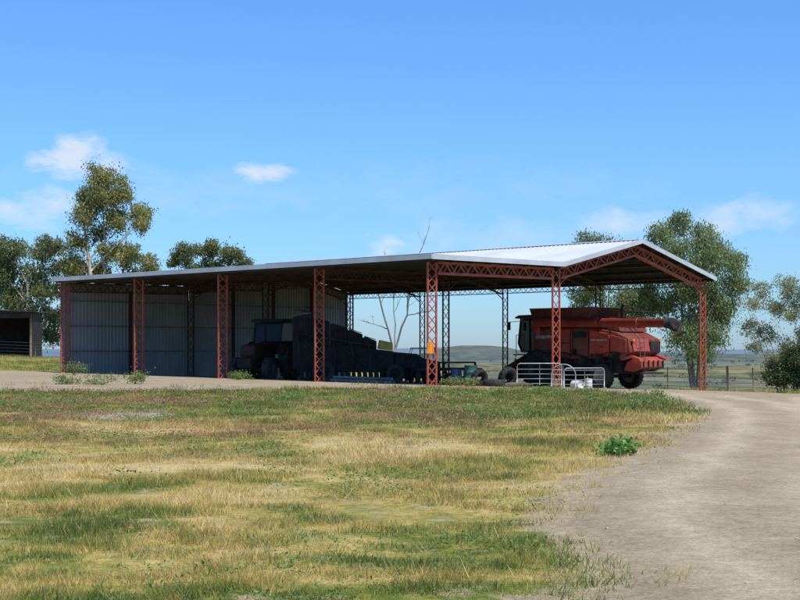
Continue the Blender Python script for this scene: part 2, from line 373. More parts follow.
# ------------------------------------------------------------------ leaf clouds
def leaves(name,centers,radii,n,size,mat,parent=None,droop=.5,asp=2.6,sub=14,subr=.32,flat=.8,stray=.1):
    cs=[];rn=[]
    tot=sum(r**2 for r in radii)
    for c,r in zip(centers,radii):
        k=int(n*r*r/tot)
        ns=max(3,int(sub*(r**1.2)))
        u=R.normal(size=(ns,3));u/=np.linalg.norm(u,axis=1)[:,None];u*=(R.random(ns)**.4)[:,None]*r;u[:,2]*=flat
        sc=np.array(c)+u
        sr=subr*r**.5*(.5+1.0*R.random(ns))
        w=sr**2/np.sum(sr**2);idx=R.choice(ns,k,p=w)
        q=R.normal(size=(k,3))*sr[idx][:,None]*.65
        q[:,2]*=.75;q[:,2]-=np.abs(R.normal(size=k))*droop*sr[idx]*.9
        st=R.random(k)<stray
        q[st]*=1.7
        cs.append(sc[idx]+q);br=R.random(ns)*.5
        rn.append(np.clip(br[idx]+.35*R.random(k)+.25*(q[:,2]/(sr[idx]+1e-6))*.5+.12,0,1))
    C=np.concatenate(cs);rn=np.concatenate(rn);k=len(C)
    a=R.normal(size=(k,3));a[:,2]-=droop*2;a/=np.linalg.norm(a,axis=1)[:,None]
    b=np.cross(a,R.normal(size=(k,3)));b/=np.linalg.norm(b,axis=1)[:,None]
    s=size*(.6+.8*R.random(k))[:,None]
    A=a*s*.5;B=b*s*.5/asp
    co=np.stack([C-A,C+B,C+A,C-B],1).reshape(-1,3);f=np.arange(4*k).reshape(-1,4)
    me=mkmesh(name,co,f);me.materials.append(mat);setattr_f(me,'rnd',np.repeat(rn,4))
    o=link(bpy.data.objects.new(name,me))
    if parent:o.parent=parent
    return o
def limb(mb,p0,p1,r0,r1,n=6,seg=7,wob=.06,sag=.0):
    p0=Vector(p0);p1=Vector(p1);L=(p1-p0).length;pts=[];rs=[]
    off=Vector((0,0,0))
    for i in range(seg+1):
        t=i/seg;q=p0.lerp(p1,t)
        if 0<i: off+=Vector(R.normal(size=3))*L*wob/seg*1.6
        q=q+off*min(1,t*1.5)*(1-.4*t)+Vector((0,0,sag*L*math.sin(math.pi*t)))
        pts.append(q);rs.append(r0+(r1-r0)*t**.8)
    tube(mb,pts,rs,n);return pts
def tree(name,x,y,clumps,trunk_r,bark,leaf,nleaf,size,label,cat='tree',split=.35,depth=1.0,droop=.5,stems=1,sub=14,subr=.32,lean=0,asp=2.2,group=None,spread=.09):
    z=zt1(x,y);e=empty(name,(x,y,z-.1),0,label,cat,group)
    cl=[(c[0],R.normal(0,depth*.6),c[1]-z+.1,c[2]) for c in clumps]
    top=max(c[2] for c in cl);cx=np.mean([c[0] for c in cl])
    mb=MB();trunks=[]
    for s in range(stems):
        th=top*(.82-.12*s)
        tx=(cx*.4+lean)+.9*(s-(stems-1)/2)*top*spread
        pts=limb(mb,(0.15*s,.1*s,0),(tx,R.normal(0,.3),th),trunk_r*(1-.15*s),trunk_r*.22,9,12,.05);trunks.append(pts)
    for c in cl:
        tp=trunks[int(R.integers(len(trunks)))]
        want=max(top*split*.6,c[2]-max(.6,.9*math.hypot(c[0],c[1])+c[3]))
        i=min(range(len(tp)),key=lambda k:abs(tp[k].z-want));
        r=trunk_r*(.45-.28*i/len(tp))
        bp=limb(mb,tp[i],(c[0],c[1],c[2]),r,r*.25,6,7,.10,.03)
        for j in range(int(5+3*c[3])):
            q=bp[int(R.integers(3,len(bp)))]
            d=R.normal(size=3);d/=np.linalg.norm(d);d[2]=abs(d[2])*.6
            limb(mb,q,(c[0]+d[0]*c[3]*.95,c[1]+d[1]*c[3]*.95,c[2]+d[2]*c[3]*.8),r*.3,r*.08,4,4,.12)
    mb.obj('trunk',bark,e)
    leaves('crown',[(c[0],c[1],c[2]) for c in cl],[c[3] for c in cl],nleaf,size,leaf,e,droop,asp,sub,subr)
    return e
tree('eucalyptus_tree',-24.6,110,[(-.2,15.7,1.45),(1.3,14.7,1.3),(-1.6,14.3,1.1),(2.9,13.0,1.1),(-1.1,12.6,1.1),(1.2,12.3,1.1),(-2.0,10.6,1.0),(.8,9.9,1.1),(2.6,9.2,1.2),(3.9,8.6,.9),(-2.4,8.6,1.1),(-.7,8,1.1),(2.9,7.4,1.1),(.7,7,1.1),(3.4,11.9,.7),(-2.7,7.3,1.0),(0.2,14.1,1.1),(-.5,11.3,.8)],.32,M['barkpale'],M['gumbrown'],33000,.205,'tall slender gum tree with pale forked trunk and olive clumps',stems=3,droop=.8,sub=17,subr=.34,spread=.12)
tree('eucalyptus_tree',-32.2,114,[(-.9,10,1.5),(1.3,10.3,1.3),(2.7,10.6,.9),(-1.7,8.3,1.6),(.4,7.9,1.5),(2.2,6.6,1.3),(-1.1,5.7,1.6),(1.1,4.4,1.3),(3,8.6,.9),(2.7,4.4,1.0),(-.3,3.4,1.4),(1.9,2.8,1.1)],.26,M['barkpale'],M['gum'],28000,.22,'grey-green gum tree standing behind the small shed',stems=3,droop=.7,sub=16,subr=.33)
tree('eucalyptus_tree',-37.5,118,[(-.9,9.6,1.7),(1.3,10,1.5),(-2,7.6,1.7),(.6,7.4,1.6),(2.6,6.4,1.4),(-.9,5,1.8),(1.4,4.0,1.5),(2.5,9,1.1)],.24,M['barkpale'],M['gum'],25000,.22,'grey-green gum tree beside the small dark shed',stems=2,droop=.7,sub=16,subr=.34)
tree('eucalyptus_tree',-28.6,122,[(-.9,8.6,1.2),(1.0,7.6,1.2),(0,6,1.4),(1.4,5,1.2),(-1,4.2,1.3),(.6,3,1.3),(2,3.2,1.1),(2.4,6.4,.9)],.18,M['barkpale'],M['gum'],14000,.22,'smaller gum tree in the row behind the shed',droop=.7,sub=16,subr=.34)
tree('eucalyptus_tree',-15.1,105,[(-1.8,9.2,.85),(0,9.6,.95),(1.8,9.0,.9),(2.9,8.4,.6),(-2.8,8.5,.65),(0,8.2,1.0),(-1.5,7.9,.9),(2,7.8,.9)],.2,M['barkdark'],M['gum'],14000,.19,'rounded gum tree whose crown shows above the shed roof',stems=2,sub=17,subr=.32,spread=.15)
tree('peppercorn_tree',19.4,88,[(-.9,10.1,.85),(-2.2,9.4,.95),(.4,9.2,1.0),(1.6,8.5,.9),(2.6,7.4,.9),(-1.3,8.3,1.1),(.3,7.4,1.2),(2.9,6.1,.9),(1.5,5.6,1.2),(-.5,5.8,1.2),(2.2,4.5,1.0),(.6,3.9,1.2),(-1.8,4.8,1.1),(-3.3,5.2,1.1),(-2.3,7.0,1.1),(1.2,2.7,.9),(-.7,2.7,1.0),(0.2,1.6,.8)],.15,M['barkgrey'],M['feather'],48000,.175,'large feathery grey-green tree standing behind the open shed',stems=4,droop=1.2,sub=19,subr=.36,asp=2.5,spread=.10)
tree('peppercorn_tree',13.6,88,[(-1.2,8.8,.8),(-.2,8.5,.8),(-1.7,8.0,.8),(.3,7.4,.9),(-.6,5.8,1.0),(1.1,5.2,1.0),(-1.6,5.1,.8),(.4,4.2,1.0),(2.0,4.6,.9),(-1.2,6.8,.8),(2.8,5.4,.8)],.14,M['barkgrey'],M['feather'],20000,.17,'smaller feathery green tree seen through the open shed',stems=2,droop=1.2,sub=19,subr=.33,asp=2.6)
tree('shrub_tree',16.7,58.5,[(-.8,4.2,.45),(.1,4.45,.5),(.9,4.1,.5),(-1.35,3.6,.4),(-.35,3.4,.5),(.7,3.1,.5),(-1.3,2.6,.4),(-.5,2.3,.5),(1.35,3.4,.5),(.3,3.8,.5),(-1.2,1.8,.4),(.2,1.7,.5),(1.2,2.2,.5),(-.5,1.2,.4),(.7,1.1,.5)],.035,M['barkpale'],M['shrub'],17000,.085,'rounded pale grey-green small tree with fine branches by the fence',stems=7,droop=.4,sub=30,subr=.27,depth=.8,spread=.12)
tree('bush',17.0,57.3,[(-.6,.8,.55),(0.0,1.2,.6),(.7,1.2,.7),(-.3,.3,.55),(.4,.3,.6),(1.1,.6,.5),(.5,1.8,.5),(-.8,.3,.45)],.04,M['barkdark'],M['darkleaf'],19000,.10,'compact dark green bush at the fence line','bush',stems=2,droop=.2,sub=26,subr=.30,depth=.6)
def dead(x,y):
    z=zt1(x,y);e=empty('dead_tree',(x,y,z-.1),0,'bare grey dead tree with fine branches behind the shed','tree');mb=MB()
    def rec(p,q,r,lv):
        d=(q-p);pts=limb(mb,p,q,r,r*.4,7 if lv<2 else 4,7,.09)
        if lv>=4 or r<.010:return
        for k in range(5 if lv==0 else 3):
            i=int(R.integers(2,len(pts)));a=Vector(R.normal(size=3));a.y*=.6
            L=d.length*(.26+.16*R.random());nd=(d.normalized()*.8+a*.5+Vector((0,0,.25))).normalized()
            rec(pts[i],pts[i]+nd*L,max(.0095,r*(.52-.02*i)),lv+1)
    b=Vector((0,0,1.7))
    limb(mb,(0,0,0),b,.15,.13,9,6,.03)
    rec(b,Vector((-1.2,.2,7.9)),.075,0);rec(b,Vector((1.5,-.2,8.1)),.075,0);rec(b+Vector((0,0,-.3)),Vector((.3,.5,6.8)),.05,1)
    mb.obj('trunk',M['barkdead'],e)
dead(-.4,86)
n=1300;dx=R.uniform(-1200,2600,n);dy=R.uniform(300,4600,n);dy[:500]=np.round(dy[:500]/420)*420+R.normal(0,25,500);cz=zt(dx,dy)
leaves('distant_woodland',[(a,b,c+2.8) for a,b,c in zip(dx,dy,cz)],list(R.uniform(3.5,8.5,n)),64000,2.5,M['farleaf'],None,.2,1.4,3,1.1)
tag(bpy.data.objects['distant_woodland'],'scattered dark trees across the far valley','trees',kind='stuff')
# ------------------------------------------------------------------ SHED
ANG=math.atan2(.737,.676)
SH=empty('machinery_shed',(1.23,51.2,.14),ANG,'long open steel machinery shed, red lattice frame, pale roof','shed')
BAY=6.225;XF,XM,XR,XB=0,8.1,14.3,20.5
def gl(x,y):
    wx=1.23+.676*x-.737*y;wy=51.2+.737*x+.676*y
    return zt1(wx,wy)-.14
def roofz(x):
    if x<=XM:return 4.98+(5.07-4.98)*(x/XM)
    if x<=XR:return 5.07+(6.43-5.07)*(x-XM)/(XR-XM)
    return 6.43-(6.43-5.07)*(x-XR)/(XB-XR)
def rsheet(xa,xb,lift=0,y0=-.4,y1=25.35):
    mb=MB();prof=[];y=y0;p=.25
    while y<y1:
        prof+=[(y,0),(y+.15,0),(y+.175,.035),(y+.215,.035),(y+.24,0)];y+=p
    xs_=[xa,(xa+xb)/2,xb];vs=[];fs=[];n=len(prof)
    for x in xs_:
        for (yy,h) in prof: vs.append((x,min(yy,y1),roofz(x)+lift+h))
    for i in range(2):
        for j in range(n-1): fs.append((i*n+j,(i+1)*n+j,(i+1)*n+j+1,i*n+j+1))
    mb.add(vs,fs);return mb
for nm,lf,mt in (('roof',0,'zinc'),('roof_shade_sheet',-.02,'under')):  # second dark sheet added below the roof to carry its underside shade
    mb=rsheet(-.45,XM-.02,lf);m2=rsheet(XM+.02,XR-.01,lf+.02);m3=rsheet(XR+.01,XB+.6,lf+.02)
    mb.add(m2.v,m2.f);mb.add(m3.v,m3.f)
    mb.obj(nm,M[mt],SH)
mb=MB()
beam(mb,(XR-.12,-.42,roofz(XR)+.055),(XR-.12,25.37,roofz(XR)+.055),.26,.012,(-.21,0,1))
beam(mb,(XR+.13,-.42,roofz(XR)+.055),(XR+.13,25.37,roofz(XR)+.055),.26,.012,(.21,0,1))
mb.obj('ridge_cap',M['zinc'],SH)
mb=MB()
for yy in (-.43,25.38):
    for a,b in ((-.47,XM),(XM,XR),(XR,XB+.62)):
        beam(mb,(a,yy,roofz(a)-.03),(b,yy,roofz(b)-.03),.03,.2)
for xx in (-.49,):
    beam(mb,(xx,-.43,roofz(xx)-.02),(xx,25.38,roofz(xx)-.02),.05,.2)
beam(mb,(XB+.64,-.43,roofz(XB+.64)-.03),(XB+.64,25.38,roofz(XB+.64)-.03),.05,.16)
mb.obj('fascia',M['fascia'],SH)
pm=None
for i,x in enumerate([-.3,.95,2.1,3.3,4.5,5.7,6.9,7.9,8.7,9.9,11.1,12.3,13.5,14.15,14.5,15.4,16.6,17.8,19,20.2,20.9]):
    if pm is None:
        mb=MB();beam(mb,(0,-.38,0),(0,25.3,0),.06,.15);pm=mb.obj('purlin',M['purlin'],SH,(x,0,roofz(x)-.12))
    else:
        o=pm.copy();link(o);o.parent=SH;o.location=(x,0,roofz(x)-.12)
TOPG=.22;TD=.42
for k in range(5):
    y=k*BAY;endf=(k==0)
    for x in (XF,XM,XB):
        mb=MB();zg=gl(x,y);zt_=roofz(x)-TOPG
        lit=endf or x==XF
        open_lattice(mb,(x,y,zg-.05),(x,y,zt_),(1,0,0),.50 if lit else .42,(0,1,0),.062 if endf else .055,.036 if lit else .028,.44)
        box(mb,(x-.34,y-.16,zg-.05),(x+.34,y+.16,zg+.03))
        mb.obj('column',M['red_steel' if lit else 'red_shade'],SH)
    mt=M['red_steel' if endf else 'red_shade']
    mb=MB();ch=.09 if endf else .055;lc=.055 if endf else .03
    c=TOPG+TD/2
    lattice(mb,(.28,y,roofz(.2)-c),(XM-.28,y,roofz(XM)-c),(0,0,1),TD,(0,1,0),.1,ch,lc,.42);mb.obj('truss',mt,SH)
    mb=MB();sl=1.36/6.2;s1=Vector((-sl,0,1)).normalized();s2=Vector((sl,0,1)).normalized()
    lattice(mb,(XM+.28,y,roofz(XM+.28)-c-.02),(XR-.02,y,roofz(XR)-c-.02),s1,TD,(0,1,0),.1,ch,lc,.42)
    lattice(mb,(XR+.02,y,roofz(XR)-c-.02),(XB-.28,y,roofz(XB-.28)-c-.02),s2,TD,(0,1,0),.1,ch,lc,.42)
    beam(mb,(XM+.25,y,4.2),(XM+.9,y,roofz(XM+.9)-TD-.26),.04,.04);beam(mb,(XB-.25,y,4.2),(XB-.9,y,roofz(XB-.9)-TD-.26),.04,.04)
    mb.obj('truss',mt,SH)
for k in range(4):
    for x in (XM,XB):
        mb=MB();zz=roofz(x)-TOPG-.17
        lattice(mb,(x,k*BAY+.15,zz),(x,(k+1)*BAY-.15,zz),(0,0,1),.3,(1,0,0),.06,.04,.022,.4);mb.obj('girder',M['red_shade'],SH)
mb=MB();prof=[];x=-.05
while x<20.5:
    prof+=[(x,0),(x+.13,0),(x+.15,.03),(x+.19,.03),(x+.21,0)];x+=.22
vs=[];n=len(prof)
for xx,h in prof: vs.append((xx,25.12-h+.05,gl(xx,25.1)+.02))
for xx,h in prof: vs.append((xx,25.12-h+.05,roofz(xx)-.17))
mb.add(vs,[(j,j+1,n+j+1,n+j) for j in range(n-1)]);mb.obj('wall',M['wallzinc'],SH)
for zz in (1.3,2.6,3.9):
    for a,b in ((.28,XM-.28),(XM+.28,XB-.28)):
        mb=MB();beam(mb,(a,25.06,zz),(b,25.06,zz),.05,.06);mb.obj('wall_girt',M['palegrey'],SH)
for x in (4.05,XR,11.2,17.4):
    mb=MB();zg=gl(x,24.95);lattice(mb,(x,24.92,zg),(x,24.92,roofz(x)-TOPG-TD),(1,0,0),.12,(0,1,0),.08,.04,.02,.34);mb.obj('column',M['red_shade'],SH)
# ------------------------------------------------------------------ wheels
def wheel(parent,r,w,loc,rimmat,rr=.55,lug=True,name='wheel'):
    t=MB();hw=w/2
    lathe_y(t,[(r*rr,-hw*.8),(r*.8,-hw*1.02),(r*.93,-hw*.98),(r*.985,-hw*.8),(r,0),(r*.985,hw*.8),(r*.93,hw*.98),(r*.8,hw*1.02),(r*rr,hw*.8)],n=36)
    if lug:
        nl=22
        for k in range(nl):
            for s in (-1,1):
                a=2*math.pi*(k+(.5 if s>0 else 0))/nl;b=a+.16
                p=(r*math.cos(a),s*hw*.95,r*math.sin(a));q=(r*1.015*math.cos(b),s*.02,r*1.015*math.sin(b))
                beam(t,p,q,.05*r/.9,.05*r/.9,(math.cos(a),0,math.sin(a)))
    h=MB();lathe_y(h,[(0,hw*.35),(r*.14,hw*.35),(r*.16,hw*.15),(r*rr*.75,hw*.1),(r*rr*.9,hw*.55),(r*rr*1.02,hw*.8),(r*rr*1.0,-hw*.8),(r*rr*.8,-hw*.3),(0,-hw*.3)],n=28)
    for k in range(8):
        a=k*math.pi/4;box(h,(r*.2*math.cos(a)-.02,hw*.1,r*.2*math.sin(a)-.02),(r*.2*math.cos(a)+.02,hw*.22,r*.2*math.sin(a)+.02))
    wo=h.obj(name,rimmat,parent,loc);t.obj('tyre',M['tyre'],wo)
    if loc[1]<0: wo.rotation_euler=(0,0,math.pi)
    return wo
# ------------------------------------------------------------------ HARVESTER
def shedpt(x,y): return (1.23+.676*x-.737*y, 51.2+.737*x+.676*y)
hx,hy=shedpt(8.1+7.4,1.8)
HA=math.atan2(.676,-.737)
H=empty('combine_harvester',(hx,hy,zt1(hx,hy)),HA,'sun-faded red combine harvester parked under the open gable end','harvester')
mb=MB()
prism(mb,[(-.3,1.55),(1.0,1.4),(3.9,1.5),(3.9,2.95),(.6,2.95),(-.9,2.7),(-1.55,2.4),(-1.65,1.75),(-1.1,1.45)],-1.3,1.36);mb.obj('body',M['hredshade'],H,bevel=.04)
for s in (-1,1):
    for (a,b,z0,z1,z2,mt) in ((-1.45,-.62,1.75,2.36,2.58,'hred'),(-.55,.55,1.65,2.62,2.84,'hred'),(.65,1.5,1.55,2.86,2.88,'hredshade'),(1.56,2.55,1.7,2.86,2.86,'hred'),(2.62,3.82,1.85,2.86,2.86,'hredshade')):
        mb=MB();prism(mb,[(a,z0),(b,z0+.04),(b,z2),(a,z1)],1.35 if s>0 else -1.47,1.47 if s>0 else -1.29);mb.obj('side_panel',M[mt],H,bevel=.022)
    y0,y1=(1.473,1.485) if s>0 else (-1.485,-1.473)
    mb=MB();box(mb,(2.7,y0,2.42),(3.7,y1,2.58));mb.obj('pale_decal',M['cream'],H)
    mb=MB();box(mb,(-.45,y0,2.3),(.45,y1,2.38));mb.obj('pale_decal',M['cream'],H)
    yy=1.5*s
    mb=MB();beam(mb,(1.6,yy,2.2),(2.5,yy,2.2),.03,.05);beam(mb,(1.6,yy,1.75),(1.6,yy,2.8),.03,.04);mb.obj('access_rail',M['hdark'],H)
    mb=MB();box(mb,(.7,yy-.02,2.45),(1.45,yy+.015,2.75))
    for i in range(5): box(mb,(.72,min(yy,yy+s*.04),2.48+i*.055),(1.43,max(yy,yy+s*.04),2.5+i*.055))
    mb.obj('vent',M['hdark'],H)
    for xx in (-.2,2.1,3.3):
        mb=MB();box(mb,(xx,yy-.025,2.0),(xx+.14,yy+.02,2.04));mb.obj('handle',M['hdark'],H)
mb=MB()
box(mb,(-.9,-1.1,.75),(3.7,1.1,1.6));box(mb,(.5,1.0,.85),(1.5,1.38,1.4));box(mb,(2.0,.9,.95),(2.7,1.36,1.5))
for (xx,zz,rr) in ((2.7,1.5,.34),(.9,1.3,.28),(1.8,1.3,.18),(.0,1.4,.22),(-.9,1.6,.2),(1.4,1.75,.15)):
    tube(mb,[(xx,1.38,zz),(xx,1.52,zz)],rr,20)
beam(mb,(2.7,1.49,1.84),(.9,1.49,1.58),.03,.05);beam(mb,(2.7,1.49,1.16),(.9,1.49,1.02),.03,.05);beam(mb,(.9,1.5,1.5),(-.9,1.5,1.78),.03,.04);beam(mb,(.9,1.5,1.05),(-.9,1.5,1.42),.03,.04)
for xx in (-.6,.35,1.6,2.2,3.0): beam(mb,(xx,1.2,.7),(xx+.12,1.34,1.7),.09,.08)
tube(mb,[(0,-1.2,.62),(0,1.2,.62)],.09,10);tube(mb,[(3.6,-1.2,.95),(3.6,1.2,.95)],.18,12)
tube(mb,[(.4,1.42,1.0),(1.1,1.5,.9),(1.9,1.4,1.05),(2.6,1.45,.8)],.03,6)
mb.obj('chassis',M['tdark'],H)
def frust(mb,x0,x1,y,z0,X0,X1,Yy,z1,t=.04):
    a=[(x0,-y,z0),(x1,-y,z0),(x1,y,z0),(x0,y,z0)];b=[(X0,-Yy,z1),(X1,-Yy,z1),(X1,Yy,z1),(X0,Yy,z1)]
    c=[(X0+t,-Yy+t,z1),(X1-t,-Yy+t,z1),(X1-t,Yy-t,z1),(X0+t,Yy-t,z1)];d=[(x0+t,-y+t,z0+.05),(x1-t,-y+t,z0+.05),(x1-t,y-t,z0+.05),(x0+t,y-t,z0+.05)]
    vs=a+b+c+d;fs=[(0,3,2,1)]
    for i in range(4):
        j=(i+1)%4;fs+=[(i,j,4+j,4+i),(4+i,4+j,8+j,8+i),(8+i,8+j,12+j,12+i)]
    fs.append((12,13,14,15));mb.add(vs,fs)
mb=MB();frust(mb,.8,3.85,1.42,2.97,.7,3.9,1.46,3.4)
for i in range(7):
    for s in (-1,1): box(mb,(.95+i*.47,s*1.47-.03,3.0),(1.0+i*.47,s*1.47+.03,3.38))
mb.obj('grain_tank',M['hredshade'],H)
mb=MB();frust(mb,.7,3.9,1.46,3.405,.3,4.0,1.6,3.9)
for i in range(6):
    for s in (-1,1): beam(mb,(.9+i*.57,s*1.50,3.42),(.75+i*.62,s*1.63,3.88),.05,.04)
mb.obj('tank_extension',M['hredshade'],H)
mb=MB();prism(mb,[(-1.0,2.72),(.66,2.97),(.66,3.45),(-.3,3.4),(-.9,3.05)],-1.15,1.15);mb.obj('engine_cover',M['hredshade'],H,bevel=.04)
mb=MB();box(mb,(-.35,1.152,2.98),(.6,1.18,3.28));
for i in range(9): box(mb,(-.3+i*.1,1.175,2.96),(-.26+i*.1,1.2,3.30))
mb.obj('grille',M['hdark'],H)
mb=MB();prism(mb,[(-1.74,1.8),(-1.62,2.38),(-1.58,2.38),(-1.68,1.8)],-.25,1.15);mb.obj('rear_hatch',M['hred'],H,bevel=.015)
mb=MB();box(mb,(-1.73,-1.15,1.78),(-1.63,-.35,2.28))
for i in range(4): box(mb,(-1.76,-1.1+i*.2,1.8),(-1.72,-1.04+i*.2,2.26))
mb.obj('rear_grille',M['hdark'],H)
mb=MB();tube(mb,[(.2,-.8,3.4),(.2,-.8,3.95),(.1,-.8,4.05)],.07,10);mb.obj('exhaust',M['hdark'],H)
mb=MB()
for s in (-1.1,1.1):
    for xx in (-1.2,-.5,.2): tube(mb,[(xx,s,2.7),(xx,s,3.7)],.02,6)
    tube(mb,[(-1.2,s,3.7),(.2,s,3.7)],.02,6);tube(mb,[(-1.2,s,3.4),(.2,s,3.4)],.016,6)
tube(mb,[(-1.2,-1.1,3.7),(-1.2,1.1,3.7)],.02,6);tube(mb,[(-1.2,-1.1,3.4),(-1.2,1.1,3.4)],.016,6)
mb.obj('handrail',M['hdark'],H)
mb=MB()
for s in (.5,.9): tube(mb,[(-1.95,s,1.1),(-1.85,s,2.4),(-1.3,s,2.9)],.02,6)
for i in range(6): tube(mb,[(-1.94+.015*i,.5,1.2+.2*i),(-1.94+.015*i,.9,1.2+.2*i)],.015,6)
mb.obj('rear_ladder',M['hdark'],H)
mb=MB();prism(mb,[(3.93,1.75),(5.0,1.75),(5.2,2.2),(5.05,3.35),(3.93,3.35)],-.85,.85);mb.obj('cab',M['glass'],H,bevel=.03)
for s in (-1,1):
    mb=MB()
    for (a,b) in (((3.95,1.72),(3.95,3.42)),((5.0,1.75),(5.22,2.2)),((5.22,2.2),(5.07,3.42)),((4.5,1.75),(4.52,3.42)),((3.95,1.78),(5.02,1.78)),((3.95,3.38),(5.08,3.38))):
        beam(mb,(a[0],s*.87,a[1]),(b[0],s*.87,b[1]),.06,.07)
    mb.obj('cab_frame',M['hdark'],H)
mb=MB();prism(mb,[(3.85,3.43),(5.35,3.43),(5.4,3.5),(5.15,3.6),(3.95,3.62)],-.98,.98);mb.obj('cab_roof',M['hredshade'],H,bevel=.03)
mb=MB();box(mb,(4.1,-.35,1.8),(4.6,.35,2.2));box(mb,(4.05,-.3,2.2),(4.2,.3,2.85));mb.obj('seat',M['hdark'],H)
mb=MB();prism(mb,[(4.9,1.0),(6.2,.35),(6.3,.35),(6.3,1.0),(4.9,1.68)],-.65,.65);mb.obj('feeder_house',M['hredshade'],H,bevel=.03)
mb=MB();box(mb,(3.95,.9,1.6),(5.0,1.6,1.66));mb.obj('platform',M['hdark'],H)
mb=MB()
for x in (4.3,4.8):
    tube(mb,[(x,1.62,1.62),(x,1.95,.45)],.02,6);tube(mb,[(x,1.6,1.67),(x,1.6,2.6)],.018,6)
for i in range(4): beam(mb,(4.3,1.66+.08*i,1.4-.28*i),(4.8,1.66+.08*i,1.4-.28*i),.1,.03)
tube(mb,[(4.3,1.6,2.6),(4.8,1.6,2.6)],.018,6);mb.obj('ladder',M['hdark'],H)
mb=MB();tube(mb,[(5.15,.9,3.3),(5.35,1.45,3.25)],.015,6);box(mb,(5.31,1.4,2.85),(5.35,1.6,3.25));mb.obj('mirror',M['hdark'],H)
mb=MB();tube(mb,[(3.6,1.35,2.7),(3.65,1.6,3.0),(3.4,1.74,3.22),(-3.8,1.74,3.08)],[.23,.23,.23,.20],16)
for xx in (2.0,-.2,-2.4):
    zc=3.22-.0194*(3.4-xx);tube(mb,[(xx,1.74,zc+.002),(xx+.06,1.74,zc+.003)],.245,16)
mb.obj('unloading_auger',M['hred'],H)
mb=MB();beam(mb,(-.6,1.2,2.65),(-.6,1.74,2.9),.06,.06);mb.obj('auger_rest',M['hdark'],H)
mb=MB();tube(mb,[(-3.78,1.74,3.08),(-4.1,1.74,3.06),(-4.4,1.74,2.9),(-4.55,1.74,2.58)],[.23,.27,.28,.27],16);mb.obj('auger_spout',M['tdark'],H)
mb=MB();prism(mb,[(-1.2,1.3),(-1.7,1.55),(-2.0,1.35),(-2.05,1.0),(-1.6,.85),(-1.05,.9)],-.9,.95);mb.obj('straw_spreader',M['hred'],H,bevel=.03)
for s in (-.5,.5):
    mb=MB();lathe_z(mb,[(0,.0),(.42,.0),(.42,-.08),(0,-.08)],(-1.85,s,.82),18);mb.obj('spinner',M['hdark'],H)
for s in (-1,1):
    mb=MB();prism(mb,[(-1.1,1.5),(-1.6,1.62),(-2.1,1.45),(-2.15,1.35),(-1.6,1.5),(-1.1,1.38)],min(s*.98,s*1.3),max(s*.98,s*1.3));mb.obj('rear_mudflap',M['hred'],H)
mb=MB();box(mb,(-2.09,-.88,1.02),(-2.06,.93,1.08))
for i in range(5): box(mb,(-2.11,-.85+i*.42,.98),(-2.05,-.79+i*.42,1.38))
mb.obj('spreader_fins',M['hdark'],H)
for s in (-1.15,1.15):
    mb=MB();box(mb,(-1.74,s-.08,2.28),(-1.56,s+.08,2.38));mb.obj('tail_light',M['hivis'],H)
for s in (-1,1):
    wheel(H,.92,.62,(3.6,s*1.38,.92),M['rimdark']);wheel(H,.62,.42,(0,s*1.28,.62),M['rim'])
# ------------------------------------------------------------------ TRACTOR
tx,ty=shedpt(3.4,12.9)
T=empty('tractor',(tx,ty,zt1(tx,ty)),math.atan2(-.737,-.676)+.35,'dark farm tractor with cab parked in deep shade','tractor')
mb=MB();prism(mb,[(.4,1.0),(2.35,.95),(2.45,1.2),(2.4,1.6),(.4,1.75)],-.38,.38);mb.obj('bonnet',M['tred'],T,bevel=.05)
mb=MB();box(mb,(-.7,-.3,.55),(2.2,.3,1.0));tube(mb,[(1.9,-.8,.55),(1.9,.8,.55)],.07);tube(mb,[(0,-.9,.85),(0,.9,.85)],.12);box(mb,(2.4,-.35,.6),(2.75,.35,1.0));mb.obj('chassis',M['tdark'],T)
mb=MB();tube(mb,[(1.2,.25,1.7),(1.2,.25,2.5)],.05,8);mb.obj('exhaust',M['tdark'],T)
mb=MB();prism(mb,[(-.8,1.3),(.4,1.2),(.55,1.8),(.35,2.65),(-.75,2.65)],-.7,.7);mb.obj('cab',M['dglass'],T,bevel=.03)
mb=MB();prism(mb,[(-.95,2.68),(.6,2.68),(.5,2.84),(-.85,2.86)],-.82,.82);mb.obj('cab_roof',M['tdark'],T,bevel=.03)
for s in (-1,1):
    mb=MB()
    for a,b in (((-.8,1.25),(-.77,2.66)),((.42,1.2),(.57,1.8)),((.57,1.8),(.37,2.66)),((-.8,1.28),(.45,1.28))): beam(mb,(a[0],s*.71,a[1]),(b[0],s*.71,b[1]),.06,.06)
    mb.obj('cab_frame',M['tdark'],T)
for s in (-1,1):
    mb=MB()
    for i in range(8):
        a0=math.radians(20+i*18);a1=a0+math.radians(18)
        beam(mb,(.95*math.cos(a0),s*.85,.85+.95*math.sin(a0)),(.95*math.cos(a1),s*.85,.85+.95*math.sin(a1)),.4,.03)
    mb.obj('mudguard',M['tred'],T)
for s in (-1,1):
    wheel(T,.85,.48,(0,s*.95,.85),M['rimdark']);wheel(T,.52,.34,(1.9,s*.85,.52),M['rimdark'])
